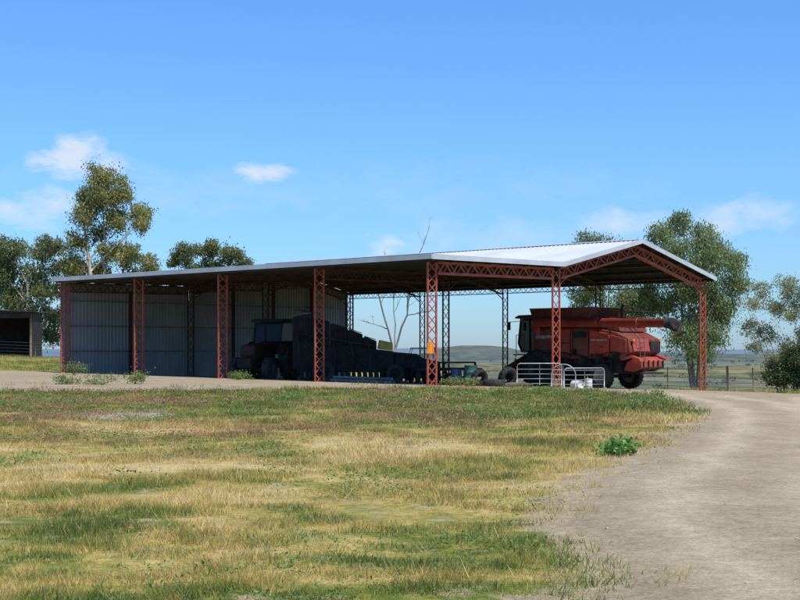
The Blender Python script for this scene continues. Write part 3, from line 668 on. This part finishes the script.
# ------------------------------------------------------------------ SEED DRILL
ix,iy=shedpt(5.0,8.8)
I=empty('seed_drill',(ix,iy,zt1(ix,iy)),.05,'tall dark stepped seed drill with yellow end box under the roof','farm machine')
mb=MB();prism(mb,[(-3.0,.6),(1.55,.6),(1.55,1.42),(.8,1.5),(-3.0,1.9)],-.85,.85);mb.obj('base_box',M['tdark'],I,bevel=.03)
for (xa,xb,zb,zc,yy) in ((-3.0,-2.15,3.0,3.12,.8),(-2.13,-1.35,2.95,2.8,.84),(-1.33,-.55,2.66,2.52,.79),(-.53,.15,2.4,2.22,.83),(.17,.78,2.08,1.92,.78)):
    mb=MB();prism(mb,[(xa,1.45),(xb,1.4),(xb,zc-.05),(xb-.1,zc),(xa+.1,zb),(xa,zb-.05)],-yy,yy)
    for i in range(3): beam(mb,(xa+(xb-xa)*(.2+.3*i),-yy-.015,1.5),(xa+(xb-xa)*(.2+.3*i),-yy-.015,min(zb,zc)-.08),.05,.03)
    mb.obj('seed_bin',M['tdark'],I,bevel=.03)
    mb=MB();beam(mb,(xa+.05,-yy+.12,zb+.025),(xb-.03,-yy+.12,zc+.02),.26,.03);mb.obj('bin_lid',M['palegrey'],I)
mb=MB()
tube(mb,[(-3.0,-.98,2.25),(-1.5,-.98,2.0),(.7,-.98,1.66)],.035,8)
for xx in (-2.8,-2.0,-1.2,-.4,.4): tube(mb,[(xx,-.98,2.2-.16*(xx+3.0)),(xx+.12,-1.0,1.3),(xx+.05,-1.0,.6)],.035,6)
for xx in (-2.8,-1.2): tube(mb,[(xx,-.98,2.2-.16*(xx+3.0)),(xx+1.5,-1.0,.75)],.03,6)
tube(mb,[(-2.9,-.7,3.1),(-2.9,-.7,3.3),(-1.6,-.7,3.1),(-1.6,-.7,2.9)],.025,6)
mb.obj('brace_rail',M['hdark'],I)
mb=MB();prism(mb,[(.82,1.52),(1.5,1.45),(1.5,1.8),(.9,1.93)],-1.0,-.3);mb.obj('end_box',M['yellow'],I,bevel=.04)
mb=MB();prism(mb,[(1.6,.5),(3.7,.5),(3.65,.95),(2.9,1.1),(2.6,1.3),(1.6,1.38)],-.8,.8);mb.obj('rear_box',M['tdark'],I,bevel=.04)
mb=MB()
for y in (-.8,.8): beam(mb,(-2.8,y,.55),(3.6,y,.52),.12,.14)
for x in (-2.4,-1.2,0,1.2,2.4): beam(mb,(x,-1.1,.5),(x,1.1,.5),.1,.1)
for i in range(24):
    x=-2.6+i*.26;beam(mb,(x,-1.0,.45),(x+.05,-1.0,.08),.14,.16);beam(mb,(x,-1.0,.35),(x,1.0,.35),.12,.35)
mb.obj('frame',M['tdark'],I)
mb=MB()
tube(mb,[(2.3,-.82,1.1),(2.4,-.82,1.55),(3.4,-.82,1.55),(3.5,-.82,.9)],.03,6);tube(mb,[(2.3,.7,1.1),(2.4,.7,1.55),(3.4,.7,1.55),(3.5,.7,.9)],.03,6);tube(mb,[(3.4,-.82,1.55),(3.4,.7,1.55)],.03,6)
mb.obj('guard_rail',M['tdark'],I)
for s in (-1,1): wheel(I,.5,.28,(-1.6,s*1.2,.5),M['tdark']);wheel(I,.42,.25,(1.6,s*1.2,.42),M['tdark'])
qx,qy=shedpt(7.0,5.4)
Q=empty('disc_plough',(qx,qy,zt1(qx,qy)),.3,'dark disc plough standing on the shed floor','farm machine')
mb=MB()
for y in (-.6,.6): beam(mb,(-1.6,y,.7),(1.6,y,.7),.12,.12)
for x in (-1.5,0,1.5): beam(mb,(x,-.7,.7),(x,.7,.7),.1,.1);beam(mb,(x,0,.7),(x,0,1.0),.08,.08)
beam(mb,(-1.5,0,1.0),(1.5,0,1.0),.08,.08);mb.obj('frame',M['tdark'],Q)
for y in (-.5,.5):
    mb=MB();tube(mb,[(-1.6,y,.34),(1.6,y,.34)],.03,8)
    for i in range(10):
        x=-1.5+i*.33
        tube(mb,[(x,y,.34),(x+.03,y,.34),(x+.09,y,.34)],[.08,.22,.33],18)
    for x in (-1.3,1.3): beam(mb,(x,y,.34),(x,y,.7),.06,.06)
    mb.obj('disc_gang',M['hdark'],Q)
for i,(yy,zz) in enumerate(((2.6,.07),(2.82,.07),(2.7,.20))):
    ax,ay=shedpt(yy,4.6);bx,by=shedpt(yy+.9,11.2)
    e=empty('irrigation_pipe',(ax,ay,zt1(ax,ay)),math.atan2(by-ay,bx-ax),'long dull grey pipe lying on the shed floor','pipe','pipes lying in the shed')
    mb=MB();L=math.hypot(bx-ax,by-ay)-.5*i;tube(mb,[(0,0,zz),(L,0,zz+.03)],.06,12);tube(mb,[(L-.12,0,zz+.03),(L+.02,0,zz+.03)],.08,12);mb.obj('pipe_body',M['grey'],e)
def drum(x,y,mat,label,lying=False,s=1,rz=0):
    e=empty('drum',(x,y,zt1(x,y)+(.29*s if lying else 0)),rz,label,'drum')
    mb=MB();pr=[(0,0),(.28,0),(.29,.02),(.28,.05),(.285,.28),(.3,.3),(.285,.32),(.285,.56),(.3,.58),(.285,.6),(.28,.86),(.29,.88),(.27,.88),(.26,.85),(0,.85)]
    lathe_z(mb,[(r*s,z*s) for r,z in pr]);mb.obj('shell',mat,e)
    mb=MB();lathe_z(mb,[(0,.9*s),(.035*s,.9*s),(.035*s,.85*s)],(.15*s,0,0),10);mb.obj('cap',M['hdark'],e)
    if lying:e.rotation_euler=(math.pi/2,0,rz)
drum(3.0,56.2,M['teal'],'green steel drum standing by a shed column')
drum(2.4,56.6,M['blue'],'blue plastic drum standing by a shed column',s=.8)
drum(7.3,56.0,M['white'],'white plastic drum lying by the stock panels',True,.6,.5)
drum(8.1,57.0,M['white'],'white plastic drum standing behind the stock panels',False,.5)
def tyre_pile(x,y,r,lean,label):
    e=empty('old_tyre',(x,y,zt1(x,y)+(0 if not lean else r)),0,label,'tyre');mb=MB()
    pr=[(r*.55,-.1),(r*.85,-.15),(r,-.11),(r,.11),(r*.85,.15),(r*.55,.1),(r*.62,0),(r*.55,-.1)]
    (lathe_y(mb,pr) if lean else lathe_z(mb,[(a,b+.15) for a,b in pr]));k=14
    for i in range(k):
        a=2*math.pi*i/k
        if lean: beam(mb,(r*math.cos(a),-.1,r*math.sin(a)),(r*math.cos(a+.1),.1,r*math.sin(a+.1)),.04,.04)
        else: beam(mb,(r*math.cos(a),r*math.sin(a),.05),(r*math.cos(a+.1),r*math.sin(a+.1),.25),.04,.04)
    mb.obj('tread',M['tyre'],e)
    if lean:e.rotation_euler=(.3,0,.6)
tyre_pile(3.9,55.0,.45,False,'old black tyre lying flat on the dirt');tyre_pile(4.5,55.6,.42,True,'old black tyre leaning at the shed edge');tyre_pile(3.3,55.4,.36,True,'small black tyre propped against a drum')
for i,(x,y,L,a,z) in enumerate(((3.6,56.0,1.9,.1,.1),(3.7,56.3,2.1,.0,.1),(3.6,56.15,1.7,.2,.28),(4.9,54.6,1.2,-.5,.09))):
    mb=MB();pts=[(-L/2,0,0),(-L/4,.02,.01),(L/4,-.02,.02),(L/2,0,0)];tube(mb,pts,[.1,.11,.1,.08],9)
    o=mb.obj('log',M['timber']);o.location=(x,y,zt1(x,y)+z);o.rotation_euler=(0,0,a);tag(o,'short weathered timber log on the dirt','log','logs stacked by the shed')
cx,cy=shedpt(-.02,-.0)
mb=MB();vs=[];nz=7;nx=6
for j in range(nz):
    for i in range(nx):
        w=.17+.05*(j/(nz-1));vs.append(((i/(nx-1)-.5)*w*1.3,.03*math.sin(i*1.7+j*.5)-.02*j/nz,-.46*j/(nz-1)+ (0.05*abs(i/(nx-1)-.5)*-1.5 if j==0 else 0)))
mb.smooth=True;mb.add(vs,[(j*nx+i,j*nx+i+1,(j+1)*nx+i+1,(j+1)*nx+i) for j in range(nz-1) for i in range(nx-1)])
o=mb.obj('safety_vest',M['hivis']);o.location=(cx-.05,cy-.24,1.85);o.rotation_euler=(0,0,.1);tag(o,'orange safety vest hanging on a red shed column','vest')
# ------------------------------------------------------------------ stock panels
def panel(x,y,rz,w,label,h=1.0,arch=False):
    e=empty('stock_panel',(x,y,zt1(x,y)),rz,label,'gate','portable stock panels by the shed')
    mb=MB();r=.02
    if arch:
        pts=[(0,0,.05)]+[(w/2-w/2*math.cos(t),0,h-.45+.45*math.sin(t)) for t in np.linspace(0,math.pi,13)]+[(w,0,.05)]
        tube(mb,pts,r,8)
    else:
        c=.12;tube(mb,[(0,0,.03),(0,0,h-c),(c*.3,0,h-c*.3),(c,0,h),(w-c,0,h),(w-c*.3,0,h-c*.3),(w,0,h-c),(w,0,.03)],r,8)
    for i in range(4): tube(mb,[(0,0,.16+i*.2),(w,0,.16+i*.2)],.011,6)
    tube(mb,[(w/2,-.03,.1),(w/2,-.03,h)],.011,6);mb.obj('frame',M['galv'],e)
    for xx in (0,w): 
        mb=MB();box(mb,(xx-.05,-.12,0),(xx+.05,.12,.03));mb.obj('foot',M['galv'],e)
panel(4.9,55.6,.12,1.9,'galvanised tubular stock panel standing upright',1.0)
panel(6.3,55.3,-.25,1.0,'arched galvanised stock gate standing on the dirt',1.0,True)
panel(6.9,55.9,.35,1.9,'galvanised tubular stock panel beside the harvester',.85)
# ------------------------------------------------------------------ fences
def fence(pts,label,h=1.15,step=2.6,mat='timber',wr=.011):
    e=empty('wire_fence',(pts[0][0],pts[0][1],0),0,label,'fence');ox,oy=pts[0];P=[]
    for (a,b),(c,d) in zip(pts[:-1],pts[1:]):
        n=max(1,int(math.hypot(c-a,d-b)/step))
        for i in range(n): P.append((a+(c-a)*i/n,b+(d-b)*i/n))
    P.append(pts[-1])
    for i,(a,b) in enumerate(P):
        mb=MB();zz=zt1(a,b);r=.07 if i%3==0 else .03
        tube(mb,[(a-ox,b-oy,zz-.1),(a-ox+R.normal(0,.03),b-oy,zz+h*(1.08 if i%3==0 else 1))],[r,r*.85],7);mb.obj('post',M[mat],e)
    for k in range(5):
        mb=MB();hh=h*(.18+.19*k)
        for (a,b),(c,d) in zip(P[:-1],P[1:]):
            tube(mb,[(a-ox,b-oy,zt1(a,b)+hh),(c-ox,d-oy,zt1(c,d)+hh)],wr,4,False)
        mb.obj('wire',M['wire'],e)
fence([(12.2,69.5),(15.2,66.5),(16.5,62),(30,60.5),(50,60)],'post and wire fence along the dirt yard',step=1.9)
fence([(-62,92),(-34,91),(-20,95),(-12,99)],'low post and wire fence in long grass',wr=.005)
# ------------------------------------------------------------------ small dark shed
sx_,sy_=-30.6,100
S=empty('farm_shed',(sx_,sy_,zt1(sx_,sy_)),.12,'small dark open-fronted skillion shed with iron roof','shed')
mb=MB();prism(mb,[(-6,3.55),(3.4,3.3),(3.4,3.38),(-6,3.63)],-2.6,3.0);mb.obj('roof',M['darkshed'],S)
mb=MB();box(mb,(-5.8,2.7,0),(3.2,2.76,3.3));mb.obj('rear_wall',M['tdark'],S)  # near-black wall colour paints the shade inside the open shed
mb=MB();box(mb,(3.14,-2.0,0),(3.2,2.68,3.25));mb.obj('side_wall',M['tdark'],S)
mb=MB();box(mb,(-5.8,-2.3,2.85),(3.13,-2.25,3.3));mb.obj('front_fascia',M['darkshed'],S)
for x in (-5.7,-2.7,.3,3.1):
    mb=MB();tube(mb,[(x,-2.18,-.1),(x,-2.18,3.2)],.09,8);mb.obj('post',M['timber'],S)
# ------------------------------------------------------------------ GRASS
def blades(name,X,Y,H,nb,spread,wid,mat,lean=.35):
    k=len(X);X=np.repeat(X,nb)+R.normal(0,1,k*nb)*np.repeat(spread,nb);Y=np.repeat(Y,nb)+R.normal(0,1,k*nb)*np.repeat(spread,nb)
    H=np.repeat(H,nb)*(.5+.8*R.random(k*nb));W=np.repeat(wid,nb)*(.6+.8*R.random(k*nb));Z=zt(X,Y)-.01
    n=len(X);a=R.random(n)*2*math.pi;b=R.random(n)*2*math.pi;l=lean*H*R.random(n)*1.6
    p0=np.stack([X-W*np.cos(a),Y-W*np.sin(a),Z],1);p1=np.stack([X+W*np.cos(a),Y+W*np.sin(a),Z],1)
    p2=np.stack([X+l*np.cos(b),Y+l*np.sin(b),Z+H],1)
    co=np.stack([p0,p1,p2],1).reshape(-1,3);me=mkmesh(name,co,np.arange(3*n).reshape(-1,3));me.materials.append(mat)
    rr=R.random(n);setattr_f(me,'rnd',np.repeat(rr,3))
    return link(bpy.data.objects.new(name,me))
def grassmat(name='grass_blades',gain=1.12):
    m,nt,b=newmat(name);c,p,sx=patchcolor(nt,gain)
    at=nt.nodes.new('ShaderNodeAttribute');at.attribute_name='rnd'
    c=mix(nt,.8,c,ramp(nt,at.outputs['Fac'],[(0,(.6,.64,.53)),(.5,(.95,.95,.9)),(.85,(1.2,1.12,.95)),(1,(1.4,1.3,1.0))]),'MULTIPLY')
    s=ramp(nt,at.outputs['Fac'],[(.0,0.0),(.87,.5)],'CONSTANT');c=mix(nt,s,c,(.60,.48,.25))
    nt.links.new(c,b.inputs['Base Color']);b.inputs['Roughness'].default_value=.7;b.inputs['Specular IOR Level'].default_value=.15
    tr=nt.nodes.new('ShaderNodeBsdfTranslucent');nt.links.new(c,tr.inputs['Color']);mx=nt.nodes.new('ShaderNodeMixShader');mx.inputs[0].default_value=.4
    nt.links.new(b.outputs[0],mx.inputs[1]);nt.links.new(tr.outputs[0],mx.inputs[2]);nt.links.new(mx.outputs[0],nt.nodes['Material Output'].inputs[0]);return m
GM=grassmat()
n=150000
u=R.random(n);a,b=6.,62.;p=.35
Y=(a**p+u*(b**p-a**p))**(1/p);X=R.uniform(-1,1,n)*(.33*Y+1.5)
def fieldn(X,Y,f,ph): return np.sin(X*f+1.9*np.sin(Y*f*.8+ph))*np.sin(Y*f*1.1+1.6*np.sin(X*f*.7-ph))+.5*np.sin(X*f*2.9+ph)*np.sin(Y*f*2.3)
d=dpoly(X,Y);keep=(R.random(n)<np.clip((d-.02)/.5,0,1))|((d>-.7)&(R.random(n)<.16*np.clip((d+.7)/.7,0,1)**1.5));
clump=.6*fieldn(X,Y,1.25,.3)+.6*fieldn(X,Y,2.9,1.1)
keep&=(R.random(n)<.52+.5*clump)
bare=np.exp(-(((X+6.6)*.62)**2+((Y-31)*.45)**2));keep&=(R.random(n)>bare*.8)
X=X[keep];Y=Y[keep];clump=clump[keep]
Hh=(.022+.04*R.random(len(X)))*(1+1.1*np.clip(clump,-.75,2))+.0006*Y
o=blades('grass',X,Y,Hh,8,.035+.0010*Y,.0028+.00017*Y,GM,.7);tag(o,'short patchy grass, part dry straw and part green','grass',kind='stuff')
def leafpatch(name,mat,n,cond,label,size,hz=.05,asp=.18):
    Y=(R.random(n)**.75)*42+7;X=R.uniform(-1,1,n)*(.33*Y+1.5);d=dpoly(X,Y)
    k=(d>.2)&cond(X,Y);X=X[k];Y=Y[k];k=len(X);nb=9
    X=np.repeat(X,nb)+R.normal(0,.09,k*nb);Y=np.repeat(Y,nb)+R.normal(0,.09,k*nb);C=np.stack([X,Y,zt(X,Y)+.02+hz*R.random(k*nb)],1);k=len(C)
    a=R.normal(size=(k,3));a[:,2]=np.abs(a[:,2])*.5;a/=np.linalg.norm(a,axis=1)[:,None];b=np.cross(a,np.array([0,0,1.])+.5*R.normal(size=(k,3)));b/=np.linalg.norm(b,axis=1)[:,None]
    s=((size+.0010*Y)*(.6+.8*R.random(k)))[:,None];A=a*s*.5;B=b*s*asp
    me=mkmesh(name,np.stack([C-A,C+B,C+A,C-B],1).reshape(-1,3),np.arange(4*k).reshape(-1,4));me.materials.append(mat);setattr_f(me,'rnd',np.repeat(.4+.6*R.random(k),4))
    o=link(bpy.data.objects.new(name,me));tag(o,label,'weeds',kind='stuff')
leafpatch('low_green_weeds',leafmat('fresh_weed',(.08,.14,.035),(.19,.28,.07),.45),52000,lambda X,Y:(.7*fieldn(X,Y,.55,.7)+.6*fieldn(X,Y,1.9,2.7)+.2*R.normal(size=len(X))+np.where(Y>26,.1,0)>.92),'low green broadleaf weeds matted in the grass',.028,.12,.22)
redweed=leafmat('reddish_weed',(.22,.10,.055),(.38,.21,.12),.4)
leafpatch('reddish_weeds',redweed,30000,lambda X,Y:(.8*fieldn(X,Y,.38,2.4)+.5*fieldn(X,Y,1.5,.4)+.4*R.normal(size=len(X))-.03*X+np.where(Y>22,.3,-.6)>1.0),'low reddish-brown weeds spread through the grass',.022,.10)
n=9000;Y=R.uniform(28,49,n);X=R.uniform(-1,1,n)*(.33*Y+1.5);d=dpoly(X,Y)
w=np.exp(-np.clip(d,0,9)/3.0)*(d>0)*np.clip(.35+.5*fieldn(X,Y,.8,1.9)+.35*(X>4),0,1);k=R.random(n)<w
X=X[k];Y=Y[k]
n2=5000;X2=R.uniform(-44,-15,n2);Y2=R.uniform(58,98,n2);d2=dpoly(X2,Y2);k=d2>.2;X=np.r_[X,X2[k]];Y=np.r_[Y,Y2[k]]
n3=3500;X3=R.uniform(13,32,n3);Y3=R.uniform(47,72,n3);d3=dpoly(X3,Y3);k=d3>.2;X=np.r_[X,X3[k]];Y=np.r_[Y,Y3[k]]
n4=260;X4=R.uniform(-17,2,n4);Y4=R.uniform(42,52,n4);k=(fieldn(X4,Y4,.9,.2)>.45);X=np.r_[X,X4[k]];Y=np.r_[Y,Y4[k]]
o=blades('tall_weeds',X,Y,.08+.13*R.random(len(X)),12,np.full(len(X),.16),np.full(len(X),.013),GM,.7);tag(o,'longer weedy grass along the yard edge','grass',kind='stuff')
n=4500;Y=(R.random(n)**.7)*40+6;X=R.uniform(-1,1,n)*(.33*Y+1.5);d=dpoly(X,Y);k=(d>.2)&(R.random(n)<.5+.5*np.sin(X*.7)*np.sin(Y*.45+1));X=X[k];Y=Y[k]
o=blades('dry_stalks',X,Y,.07+.09*R.random(len(X)),4,np.full(len(X),.06),.0022+.00014*Y,surf('dry_stalk',(.58,.46,.25),(.42,.29,.14),.8,0,2),.7);tag(o,'scattered dry seed stalks above the grass','grass',kind='stuff')
def weed(x,y,r,h,label,mat='weed',nl=220,leaf=.12):
    z=zt1(x,y);e=empty('weed_plant',(x,y,z),0,label,'weed','broadleaf weeds in the grass')
    mb=MB();C=[]
    for i in range(9):
        a=R.random()*6.28;q=(r*.75*math.cos(a)*R.random()**.5,r*.75*math.sin(a)*R.random()**.5,h*(.4+.5*R.random()));tube(mb,[(0,0,0),(q[0]*.4,q[1]*.4,q[2]*.6),q],[.008,.006,.003],5);C.append(q)
    mb.obj('stem',M['weed'],e)
    leaves('foliage',C+[(0,0,h*.35)],[r*.45]*10,nl,leaf,M[mat],e,-.1,1.7,8,.22,.55)
weed(3.2,19.6,.3,.17,'bright green leafy weed clump beside the dirt road',nl=560,leaf=.075)
for x,y,r,h,lab in ((-12.6,50.5,.6,.22,'green weed clump at the edge of the yard'),(-11.2,50.2,.9,.25,'green weed clump at the edge of the yard'),(-10.2,51.2,.5,.4,'green weed clump at the edge of the yard'),(-7.0,57.5,.5,.3,'green weed clump beside a shed column'),(-15.7,64,.9,.5,'green weed clump beside the shed wall'),(1.9,50.6,.5,.3,'green weed clump beside a shed column'),(2.6,51.2,.45,.25,'green weed clump beside a shed column'),(7.0,36.5,.7,.16,'low green weed clump where the dirt road bends'),(6.4,34.2,.6,.15,'low green weed clump where the dirt road bends'),(7.3,40.2,.7,.16,'low green weed clump where the dirt road bends'),(5.6,37.8,.5,.14,'low green weed clump where the dirt road bends'),(5.0,41.5,.6,.16,'low green weed clump where the dirt road bends')):
    weed(x,y,r,h,lab,'weedolive',nl=900,leaf=.06)
n=5200;Y=(R.random(n)**.8)*50+6;X=R.uniform(-1,1,n)*(.34*Y+1.5);d=dpoly(X,Y);k=(d<.1)|(R.random(n)<.06);X=X[k];Y=Y[k];n=len(X)
s=(.004+.011*R.random(n)**3)*(1+Y*.02)
oct_=np.array([(1,0,0),(0,1,0),(-1,0,0),(0,-1,0),(0,0,.7),(0,0,-.7)],float);of=np.array([(0,1,4),(1,2,4),(2,3,4),(3,0,4),(1,0,5),(2,1,5),(3,2,5),(0,3,5)])
co=(oct_[None]*(1+.35*R.normal(size=(n,6,1)))*s[:,None,None]+np.stack([X,Y,zt(X,Y)+.012+s*.2],1)[:,None,:]).reshape(-1,3)
me=mkmesh('gravel',co,(of[None]+6*np.arange(n)[:,None,None]).reshape(-1,3));me.materials.append(surf('pebble',(.48,.41,.31),(.30,.245,.18),.9,0,9));o=link(bpy.data.objects.new('gravel',me));tag(o,'loose pebbles scattered over the dirt road','gravel',kind='stuff')
# ------------------------------------------------------------------ WORLD / SUN / CAMERA
w=bpy.data.worlds.new('World');scene.world=w;w.use_nodes=True;nt=w.node_tree;bg=nt.nodes['Background']
sky=nt.nodes.new('ShaderNodeTexSky');sky.sky_type='NISHITA';sky.sun_disc=False
EL=math.radians(60);hz=Vector((.6,-.8));sky.sun_elevation=EL;sky.sun_rotation=math.atan2(hz.x,hz.y)
sky.air_density=1.0;sky.dust_density=.3;sky.ozone_density=2.0;sky.altitude=400
tc=nt.nodes.new('ShaderNodeTexCoord').outputs['Generated']
def vm(op,a,b):
    v=nt.nodes.new('ShaderNodeVectorMath');v.operation=op
    for i,q in enumerate((a,b)):
        if isinstance(q,bpy.types.NodeSocket):nt.links.new(q,v.inputs[i])
        elif q is not None:v.inputs[i].default_value=q
    return v
sz=nt.nodes.new('ShaderNodeSeparateXYZ');nt.links.new(tc,sz.inputs[0])
tint=ramp(nt,sz.outputs['Z'],[(0,(.58,.84,1.32)),(.05,(.68,1.02,1.46)),(.15,(.78,1.24,1.74)),(.3,(.78,1.36,2.0)),(1,(.5,.85,1.2))])
mp=nt.nodes.new('ShaderNodeMapping');mp.inputs['Scale'].default_value=(9,9,20);nt.links.new(tc,mp.inputs[0])
cn=noise(nt,mp.outputs[0],2.6,9,.66,.4)
tot=None
for (cx,cz,sx2,sz2,st) in ((-.245,.142,.026,.016,1.5),(-.222,.139,.020,.012,1.2),(-.262,.107,.028,.014,1.0),(-.29,.101,.024,.010,.8),(-.1,.132,.023,.009,1.2),(-.013,.079,.014,.010,1.1),(.20,.093,.085,.013,.75),(.245,.10,.05,.012,.6),(.09,.083,.1,.016,.35),(-.15,.118,.12,.02,.2),(.0,.118,.2,.02,.15)):
    c=Vector((cx,1,cz)).normalized()
    s=vm('SUBTRACT',tc,tuple(c)).outputs[0];s=vm('MULTIPLY',s,(1/sx2,1/sx2,1/sz2)).outputs[0]
    L=vm('LENGTH',s,None).outputs['Value']
    e=ramp(nt,math_(nt,'MULTIPLY',L,.5),[(0,1.0),(.85,0.0)],'EASE')
    e=math_(nt,'MULTIPLY',math_(nt,'ADD',e,math_(nt,'MULTIPLY',math_(nt,'SUBTRACT',cn,.60),3.2)),st,True)
    e2=ramp(nt,math_(nt,'MULTIPLY',L,.5),[(.55,1.0),(1,0.0)]);e=math_(nt,'MULTIPLY',e,e2)
    tot=e if tot is None else math_(nt,'MAXIMUM',tot,e)
base=mix(nt,1.0,sky.outputs[0],tint,'MULTIPLY')
skc=mix(nt,math_(nt,'MULTIPLY',tot,.75),base,(8.0,8.5,9.0))
nt.links.new(skc,bg.inputs['Color']);bg.inputs['Strength'].default_value=.10
sun=bpy.data.lights.new('sun','SUN');sun.energy=5.0;sun.angle=math.radians(.5);sun.color=(1,.95,.86)
so=link(bpy.data.objects.new('sun',sun));sv=Vector((hz.x*math.cos(EL),hz.y*math.cos(EL),math.sin(EL)));so.rotation_euler=sv.to_track_quat('Z','Y').to_euler();so.location=sv*60
cam=bpy.data.cameras.new('camera');co_=link(bpy.data.objects.new('camera',cam));co_.location=(0,0,EYE);co_.rotation_euler=(math.pi/2,0,0)
cam.sensor_width=36;cam.lens=59.85;cam.shift_y=.06;cam.clip_start=.1;cam.clip_end=40000;scene.camera=co_
scene.view_settings.view_transform='Standard';scene.view_settings.look='None';scene.view_settings.exposure=0
